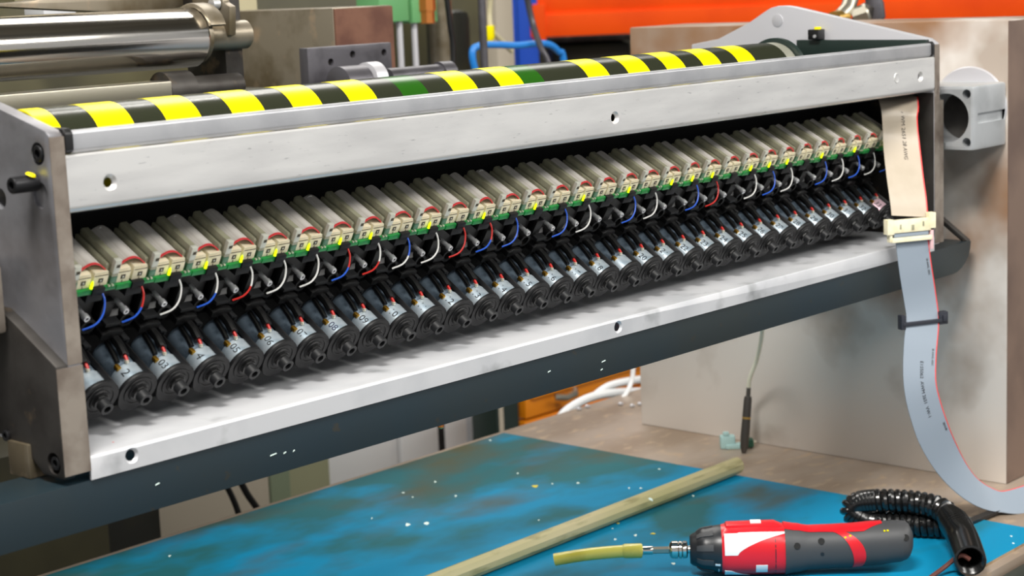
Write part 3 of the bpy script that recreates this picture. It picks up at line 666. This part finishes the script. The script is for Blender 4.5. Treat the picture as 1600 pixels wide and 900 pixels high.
tp = MB().prism([(55*SX,.039+37*SX),(57*SX,.039+42*SX),(132*SX,.039+43*SX),(152*SX,.039+34*SX)],1,-12*SX,12*SX).obj('direction_slide','dred',DR,.002)
MB().box(95*SX,112*SX,-7*SX,7*SX,.039+42*SX,.039+45*SX).obj('slide_button','dwhite',tp,.001)
gp = shell(fr(147,347,40),'rubber_grip','dgrey',DR,off=1.3)
shell(fr(147,300,20),'red_spine','dred',gp,off=2.3,arng=lambda x:(R(62-max(0,x-170)*.10 if x<270 else 52+(x-270)*1.0),R(120)))
sm = MB(); rows = 18
for k2 in range(rows+1):
    th = 66-118*k2/rows; q = (th+22)/92; xc = 196+66*math.sqrt(max(0,1-q*q)); wd_ = 7+3*math.sin(PI*k2/rows)
    for off_ in (2.3,-1):
        for xx in (xc-wd_, xc, xc+wd_): sm.v.append(dpt(xx, R(th), off_))
for k2 in range(rows):
    a_ = k2*6; b_ = a_+6
    for c_,d_ in ((0,1),(1,2),(4,3),(5,4),(3,0),(2,5)): sm.f.append([a_+c_,a_+d_,b_+d_,b_+c_])
sm.f += [[0,1,2,5,4,3],[rows*6+i_ for i_ in (0,1,2,5,4,3)]]
sm.obj('red_stripe','dred',gp)
for x,a_ in ((165,22),(203,32),(333,25),(204,-2)):
    q = dpt(x,R(a_),1.4); MB().lathe(q,(0,-math.cos(R(a_)),math.sin(R(a_))),[(-.002,.0052 if a_!=-2 else .003),(.0003,.0052 if a_!=-2 else .003)],16).obj('screw_recess','hole' if a_!=-2 else 'dblack',gp)
for x,a_ in ((301,48),(306,48),(248,42),(240,38)):
    q = dpt(x,R(a_),2.4); MB().box(q.x-.0015,q.x+.0015,q.y-.001,q.y+.001,q.z-.001,q.z+.001).obj('battery_light','yellow',gp)
zc = .039
MB().lathe((.001,0,zc),(-1,0,0),[(0,.006),(.004,.006),(.005,.0125),(.007,.0135),(.012,.0138),(.013,.0112),(.014,.0138),(.018,.0138),(.019,.0112),(.020,.0138),(.029,.0138),(.032,.011),(.034,.006)],24).obj('bit_holder','chrome',DR)
MB().lathe((-.033,0,zc),(-1,0,0),[(0,.0058),(.026,.0058)],6).obj('hex_bit','brushed',DR)
MB().lathe((-.058,0,zc),(-1,0,0),[(0,.0068),(.018,.0068),(.021,.0055)],20).obj('ferrule','chrome',DR)
tp_ = [(-.074,0,zc),(-.09,0,zc),(-.13,.0,zc-.002),(-.17,.001,zc-.006),(-.212,.003,zc-.013)]
MB().tube(smooth_path(tp_,4),.0098,16).lathe((-.105,0,zc-.0003),(1,0,0),[(0,.0098),(.004,.0115),(.030,.0115)],18).obj('rubber_tube','tube',DR)

# ------------------------------------------------------------------ coiled hose
zr = BZ+.0205
cp = [at(1480,822,2,zr),at(1440,820,2,zr),at(1400,818,2,zr),at(1362,816,2,zr),at(1342,809,2,zr+.007),at(1331,798,2,zr+.018),at(1340,787,2,zr+.030),at(1365,783,2,zr+.036),at(1400,783,2,zr+.038),at(1440,787,2,zr+.036),at(1472,797,2,zr+.031),at(1493,820,2,zr+.020),at(1506,845,2,zr+.008),at(1516,876,2,zr+.006)]
cpp = smooth_path(cp, 30)
arcL = [0]
for i in range(1,len(cpp)): arcL.append(arcL[-1]+(cpp[i]-cpp[i-1]).length)
tot = arcL[-1]
def hose_frame(s):
    i = 0
    lo_, hi_ = 0, len(arcL)-2
    while lo_ < hi_:
        mid = (lo_+hi_+1)//2
        if arcL[mid] <= s: lo_ = mid
        else: hi_ = mid-1
    i = lo_; p = cpp[i].lerp(cpp[i+1], (s-arcL[i])/max(1e-9,arcL[i+1]-arcL[i])); t = (cpp[min(i+4,len(cpp)-1)]-cpp[max(i-4,0)]).normalized(); return p, t
knee = arcL[30*10+8]
pts = []; ns = []; s = 0; ph = 0; ref = Vector((.743,.669,0))
while s < tot:
    p, t = hose_frame(s); u = (ref-t*ref.dot(t)).normalized(); w = t.cross(u)
    R0 = .0145 if s < knee else .0150+min(1,(s-knee)/.03)*.0065
    pts.append(p+(u*math.cos(ph)+w*math.sin(ph))*R0)
    ph += 2*PI/18; s += (.0055 if arcL[75] < s < arcL[215] else .0105 if s < knee else .0048)/18; ns.append(s)
HS = thing('coiled_hose', 'black coiled air hose looping behind the screwdriver', 'hose', cp[2])
hb = Vector(cp[2])
ks = next(i for i in range(len(ns)) if ns[i] > knee)
rel(MB().tube(pts[:ks+4],.0060,8), hb).obj('coil','coil',HS)
rel(MB().tube(pts[ks:],.0034,6), hb).obj('tight_coil','coil',HS)
e = cp[-1]
rel(MB().tube(smooth_path([e+Vector((.01,.006,-.002)), at(1500,868,2,zr+.01), at(1475,887,2,BZ+.012), at(1450,905,2,BZ+.006)],5),.0038,8), hb).obj('inner_wire','rustwire',HS)
sp = thing('black_strap_cable', 'flat black cable crossing the table below the ribbon', 'cable', at(1500,822,2,ZT+.002))
rel(strip(MB(), smooth_path([at(1495,824,2,ZT+.009),at(1545,803,2,ZT+.007),at(1600,780,2,ZT+.007),at(1650,760,2,ZT+.007)],4), Vector((.6,-.8,0)), .016, .005), sp.location).obj('cable','black',sp)

# ------------------------------------------------------------------ background machine, upper left
def bg(name, label, cat, mb, m, bevel=0, loc=None, group=None, **k):
    c = sum((v for v in mb.v), Vector())/len(mb.v); c.z = min(v.z for v in mb.v)
    rel(mb, c); o = mb.obj(name, m, None, bevel, **k); o.location = c; return tag(o, label, cat, group)
CR = thing('chrome_roller', 'large polished chrome roller in the machine behind, upper left', 'roller', (.3,.7,.363))
MB().lathe((-1.1,0,0),(1,0,0),[(0,.01),(0,.046),(1.487,.046),(1.492,.043),(1.492,.02)],64,False).obj('roller_body','chrome',CR)
MB().lathe((.39,0,0),(1,0,0),[(0,.040),(.012,.040),(.012,.023),(.105,.023)],40).obj('roller_journal','oldsteel',CR)
BR = thing('bearing_bracket', 'worn steel bearing bracket holding the chrome roller end', 'bracket', (.74,.7,.363))
ringo = [(.0+.053*math.cos(a),.053*math.sin(a)) for a in [R(20+i*10) for i in range(15)]]; ringi = [(.0455*math.cos(a),.0455*math.sin(a)) for a in [R(160-i*10) for i in range(15)]]
MB().prism(ringo+ringi,0,-.05,-.02).obj('half_ring','oldsteel',BR,.002)
MB().prism([(-.03,.0),(-.035,.045),(-.02,.052),(-.015,.075),(.06,.075),(.055,.02),(.02,-.005)],0,.0,.014).obj('lug','oldsteel',BR,.003)
MB().lathe((-.002,-.008,.05),(-1,0,0),[(0,.009),(.012,.008)],16).obj('bearing_bolt','screw',BR)
MB().box(.014,.05,.0,.10,-.07,.07).obj('end_block','darksteel',BR,.003)
bg('steel_bar','dull steel bar under the chrome roller','bar',MB().box(-1.2,.60,.64,.70,.27,.302),'brushed',.003)
bg('roller_shaft','dark shaft below the chrome roller end','shaft',MB().lathe((.60,.67,.285),(1,0,0),[(0,.03),(.05,.03),(.05,.02),(.15,.02)],30),'darksteel')
bg('dark_machine','dark machinery frame behind the striped roller at left','machine',MB().box(-1.4,1.05,.72,1.2,-.10,.26),'dark',.01)
bg('khaki_frame','khaki machine frame behind the chrome roller','frame',MB().box(-1.4,1.12,1.21,1.38,-.1,.43),'khaki',.01)  # machine frame in plain khaki
bg('sloped_guard','weathered steel guard above the chrome roller','guard',MB().prism([(.38,.425),(.48,.43),(.66,.475),(.80,.475),(.80,.42),(.70,.40)],1,.80,.84),'oldsteel',.004)
c = at(80,8,1,1.1)
WB = thing('white_switch_box','small white box with dark marks above the chrome roller','box',(c.x,1.1,c.z))
MB().box(-.036,.03,-.03,.03,-.018,.07).obj('box_body','whitep',WB,.005)
me = text_mesh('TS',.022); me.transform(Matrix.Translation((-.003,-.0315,.006))@Matrix.Rotation(R(90),4,'X')); me.materials.clear(); me.materials.append(MT['ink']); link('marking',me,WB)
bg('green_partition','dark green machine panel at the top left corner','panel',MB().box(-.1,.42,1.45,1.5,.2,.6),mat('panel_green','2a4d1c',0,.5),.004)
bg('cream_cover','cream machine cover behind the roller bracket','cover',MB().box(.95,1.5,1.5,1.7,.28,.7),'cream',.01)
bg('cream_cover','pale olive cover right of the white switch box','cover',MB().box(.5,.82,1.38,1.45,.38,.6),'khaki',.01)
KB = thing('stained_steel_block','stained steel block with rust-brown front behind the bracket plate','block',(1.23,1.2,.05))
MB().box(-.06,.09,-.30,.28,-.02,.346).obj('block_body','oldsteel',KB,.003)
MB().box(-.058,.089,-.303,-.299,-.018,.344).obj('rusty_front','brown',KB)
a1 = at(480,80,1,.8); a2 = at(611,66,1,.8)
GP = thing('bracket_plate','dark grey drilled bracket plate behind the striped roller','bracket',(a1.x,.8,.22))
pt = MB().box(0,a2.x-a1.x,0,.022,0,a2.z-.22).obj('plate','gunm',GP,.002)
cut(pt,[MB().rod((at(px,py,1,.8).x-a1.x,-.01,at(px,py,1,.8).z-.22),(at(px,py,1,.8).x-a1.x,.03,at(px,py,1,.8).z-.22),.0065,16) for px,py in ((551,85),(600,82),(517,97))])
q = at(565,112,1,.74)
PS = thing('piston_unit','grey cylinder with pale worn cap in front of the bracket plate','cylinder',(q.x,.74,q.z-.02))
MB().lathe((-.06,0,0),(1,0,0),[(0,.02),(.004,.032),(.06,.032),(.064,.02)],30).obj('cylinder_body','gunm',PS)
MB().lathe((.005,0,.004),(1,0,0),[(0,.018),(.004,.0315),(.03,.0315),(.035,.02)],30).obj('pale_cap','halo',PS)
MB().lathe((.06,0,.004),(1,0,0),[(0,.018),(.13,.018),(.13,.022),(.16,.022)],24).obj('piston_rod','gunm',PS)
def vert(name, label, cat, px0, px1, y0, y1, Y, m, dep=.05, grp=None, bevel=.002):
    a = at((px0+px1)/2, y1, 1, Y)
    if y1 > 130: a.z = ZF
    z1 = at((px0+px1)/2, y0, 1, Y).z; w = at(px1,y1,1,Y).x-at(px0,y1,1,Y).x
    return bg(name,label,cat,MB().box(a.x-w/2,a.x+w/2,Y,Y+dep,a.z,z1),m,bevel)
vert('valve_block','left green valve block hanging at the top of the machine behind','valve',594,640,-20,34,1.6,'mgreen',.08)
vert('valve_block','right green valve block beside its twin above brass fittings','valve',645,684,-20,35,1.6,'mgreen',.10)
for px,lab in ((607,'pale rod under the left green valve block'),(625,'steel rod right below the gap of the green blocks'),(648,'steel rod under the right green valve block')):
    p = at(px,60,1,1.62); bg('steel_rod',lab,'rod',MB().rod((p.x,1.62,-.1),(p.x,1.62,.46),.008,12),'halo')
p = at(668,55,1,1.6); bg('copper_fitting','copper fitting under the right green valve block','fitting',MB().lathe((p.x,1.6,.34),(0,0,1),[(0,.02),(.03,.02),(.03,.024),(.07,.024)],8),'copper')
p = at(690,70,1,1.7); bg('ribbed_column','weathered brown column right of the copper fitting','column',MB().lathe((p.x,1.7,-.2),(0,0,1),[(0,.028),(.3,.028),(.5,.03),(.68,.03)],16),'oldsteel')
p = at(755,60,1,1.2); bg('grey_pipe','vertical grey pipe in front of the blue hose','pipe',MB().rod((p.x,1.2,-.1),(p.x,1.2,.6),.009,14),'gunm')
bg('black_cable','black hanging cable left of the grey pipe','cable',MB().tube(smooth_path([at(697,-10,1,1.4),at(703,40,1,1.4),at(708,100,1,1.4),at(704,330,1,1.4)],5),.0065,8),'black')
bg('black_cable','black cable crossing the blue rack post','cable',MB().tube(smooth_path([at(822,-10,1,1.5),at(832,35,1,1.5),at(845,75,1,1.46),at(862,120,1,1.44),at(900,330,1,1.4)],5),.008,8),'gunm')
bg('blue_hose','blue air hose looping left of the rack post','hose',MB().tube(smooth_path([at(760,330,1,1.5),at(752,160,1,1.5),at(738,88,1,1.5),at(748,72,1,1.5),at(775,70,1,1.5),at(808,71,1,1.5),at(850,68,1,1.5),at(872,80,1,1.5),at(882,110,1,1.5),at(890,330,1,1.5)],6),.009,10),'bluehose')
bg('yellow_plug','small yellow plug on a pale cable','plug',MB().lathe(at(764,40,1,1.6),(0,0,-1),[(0,.014),(.03,.014),(.04,.008)],12),'yellow')
bg('pale_cable','pale cable dropping from the yellow plug','cable',MB().tube(smooth_path([at(768,-10,1,1.6),at(765,20,1,1.61),at(768,45,1,1.6),at(785,65,1,1.6),at(800,80,1,1.6)],5),.007,8),'cream')
vert('cable_trunking','pale grey vertical trunking left of the blue rack post','trunking',782,808,-30,180,2.2,'beigep',.06)
vert('control_cabinet','olive grey machine cabinet between pipes, upper middle','cabinet',690,800,-40,140,2.6,'khaki',.3)
vert('dark_motor','dark electric motor standing behind the grey pipe','motor',708,742,15,124,2.36,'dark',.12,bevel=.03)
# fittings above the right plate
FT = thing('hose_fitting','dirty chrome elbow fitting above the right side plate','fitting',at(1320,24,1,.45))
f0 = Vector(FT.location)
MB().tube([(-.03,0,-.03),(-.015,0,.0),(.01,0,.012),(.03,0,.04)],.016,12).obj('elbow','brushed',FT)
MB().lathe((.018,-.01,-.005),(.3,-.6,.2),[(0,.02),(.03,.02),(.034,.016)],8).obj('hex_nut','brushed',FT)
MB().lathe((-.045,.0,-.008),(1,0,.1),[(0,.018),(.04,.018)],12).obj('brass_union','brass',FT)
MB().lathe((.035,-.01,-.02),(.2,-.3,.6),[(0,.017),(.025,.02),(.045,.012)],14).obj('blackened_knob','darksteel',FT)
NZ = thing('air_nozzle','dark grey rubber nozzle hanging beside the chrome fitting','nozzle',at(1385,45,1,.45))
MB().lathe((.02,.03,-.03),(-.22,0,1),[(0,.016),(.05,.017),(.055,.021),(.085,.021),(.09,.019),(.16,.019)],12).obj('nozzle_body','gunm',NZ)
MB().tube([(.035,.03,-.02),(.02,.03,.06),(.018,.03,.12)],.006,8).obj('nozzle_hose','black',NZ)

# ------------------------------------------------------------------ pallet rack far behind
rr0 = CAMP+ray(835,120)*7.2
ang = math.atan2(right.y, right.x)+R(2)
RK = thing('pallet_rack','orange beamed pallet rack with a blue post far behind','rack',(rr0.x,rr0.y,ZF),(0,0,ang))
hz = lambda py: (CAMP+ray(1100,py)*7.2).z-ZF
MB().box(-.06,.02,-.04,.06,0,hz(-60)).obj('post','rackblue',RK,.004)
MB().box(-.05,.01,.9,1.0,0,hz(-60)).obj('post','rackblue',RK,.004)
MB().box(-.01,3.2,-.05,.0,hz(47),hz(12)).obj('rack_beam','orange',RK,.006)
MB().box(-.01,3.2,-.03,.0,hz(8),hz(-25)).obj('rack_beam','orange',RK,.006)
MB().box(-.008,3.2,-.028,-.018,hz(13),hz(7)).obj('beam_web','orange',RK)
MB().box(.0,.05,-.058,-.02,hz(58),hz(-5)).obj('beam_claw','orange',RK,.004)
MB().box(.05,3.1,.2,.95,hz(60),hz(58)+.02).obj('shelf_deck','darksteel',RK,.01)
for i,(x0,x1,z1,mm) in enumerate(((.10,.42,.0,'dark'),(.5,.85,.0,'dark'),(.95,1.5,.0,'hole'))):
    o = MB().box(x0,x1,.3,.9,0,hz(64)-.05*i).obj('stored_crate',mm,None,.02); o.location=RK.location; o.rotation_euler=RK.rotation_euler
    tag(o, ['dark crate under the orange rack beam beside the blue post','dark crate in the middle under the orange rack beam','black crate under the orange rack beam nearest the steel block'][i],'crate')
o = MB().box(-3.6,-.3,.6,1.0,0,hz(-60)).obj('far_machine','khaki',None,.03); o.location=RK.location; o.rotation_euler=RK.rotation_euler; tag(o,'olive machine casing far behind, left of the rack','machine')

# ------------------------------------------------------------------ things seen under the beam
vert('white_cabinet','white metal cabinet under the beam left of the black gap','cabinet',640,696,125,900,2.3,'whitep',.3)
vert('white_cabinet','rounded pale grey cabinet beside the olive column','cabinet',526,640,560,950,2.3,'whitep',.3,bevel=.03)
vert('white_cabinet','narrow white cabinet right of the black gap','cabinet',706,740,125,900,2.3,'whitep',.3)
vert('grey_cabinet','bluish grey cabinet between white panel and dark posts','cabinet',740,787,125,900,2.3,mat('blue_grey_metal','b0b6bd',.2,.4),.3)
vert('black_post','near-black strip standing in for the shaded gap between the white cabinets','post',696,706,125,900,2.3,'hole',.3)  # dark strip paints in the shade of an open gap
vert('black_post','thin black post left of the cream strip','post',787,791,560,900,1.9,'seal',.1)
vert('cream_post','thin cream post between the dark posts','post',791,798,560,900,1.9,'beigep',.1)
vert('black_post','wide black post beside the orange bins','post',798,821,540,900,1.9,'seal',.1)
vert('olive_column','olive grey column under the beam','column',464,528,560,950,2.1,'olive',.2)
vert('green_post','thin grey-green post left of the olive column','post',436,466,600,950,2.0,mat('grey_green','6f7a62',0,.5),.1)
vert('beige_cabinet','beige cabinet with two black cables in front','cabinet',250,436,640,960,1.8,'beigep',.2)
vert('dark_cabinet','dark cabinet left of the beige cabinet','cabinet',180,262,700,960,1.6,'dark',.2)
vert('khaki_cabinet','dark khaki cabinet at the lower left under the beam','cabinet',-60,185,700,960,1.55,'khaki',.2)
bg('black_cable','left of two black cables in front of the beige cabinet','cable',MB().tube(smooth_path([at(345,745,1,1.5),at(362,775,1,1.5),at(375,812,1,1.5),at(380,860,1,1.5)],5),.007,8),'black')
bg('black_cable','right of two black cables in front of the beige cabinet','cable',MB().tube(smooth_path([at(370,740,1,1.5),at(385,770,1,1.5),at(405,800,1,1.5),at(430,850,1,1.5)],5),.008,8),'black')
OB = [(0,575,612),(0,616,655),(0,659,700),(0,704,760)]
for i,(dx,y0,y1) in enumerate(OB):
    a = at(822,y1,1,1.9); z1 = at(822,y0,1,1.9).z
    o = thing('orange_bin',['topmost orange storage bin behind the table','second orange storage bin from the top, with a steel latch','third orange storage bin from the top','lowest orange storage bin behind the table'][i],'bin',(a.x,1.9,a.z),(0,0,0),'orange bins stacked behind the table')
    MB().box(0,.9,0,.05,0,z1-a.z).obj('bin_body','drawer',o,.004); MB().box(.02,.88,-.012,0,(z1-a.z)*.75,(z1-a.z)*.9).obj('bin_rim','drawer',o,.003)
    if i == 1: MB().tube([(.10,-.03,.05),(.13,-.05,.045),(.17,-.05,.05),(.19,-.03,.058)],.010,10).obj('latch','brushed',o)
bg('white_hose','thick white hose arching over the rear table edge','hose',MB().tube(smooth_path([at(868,665,1,1.05),at(885,642,1,1.05),at(920,622,1,1.05),at(960,614,1,1.05),at(1020,612,1,1.1)],6),.0105,10),'whitehose')
bg('white_hose','second white hose above the thick one','hose',MB().tube(smooth_path([at(925,622,1,1.12),at(950,604,1,1.12),at(985,595,1,1.12),at(1030,590,1,1.15)],6),.0095,10),'whitehose')
bg('power_cable','thin white cable hanging down beside the steel block','cord',MB().tube(smooth_path([at(990,560,1,.93),at(988,590,1,.93),at(981,610,1,.93),at(970,625,1,.93),at(955,633,1,.93)],6),.0055,10),'whitehose')
for i,(px,py) in enumerate(((905,641),(918,637),(970,633),(988,636),(1000,633))):
    q = at(px,py,2,ZT); o = MB().lathe((0,0,0),(.2,.1,1),[(0,.006),(.004,.007),(.007,.003)],6).obj('metal_chip','halo'); o.location = q
    tag(o,'small bright metal chip at the rear of the table','chip','metal chips at the table rear')
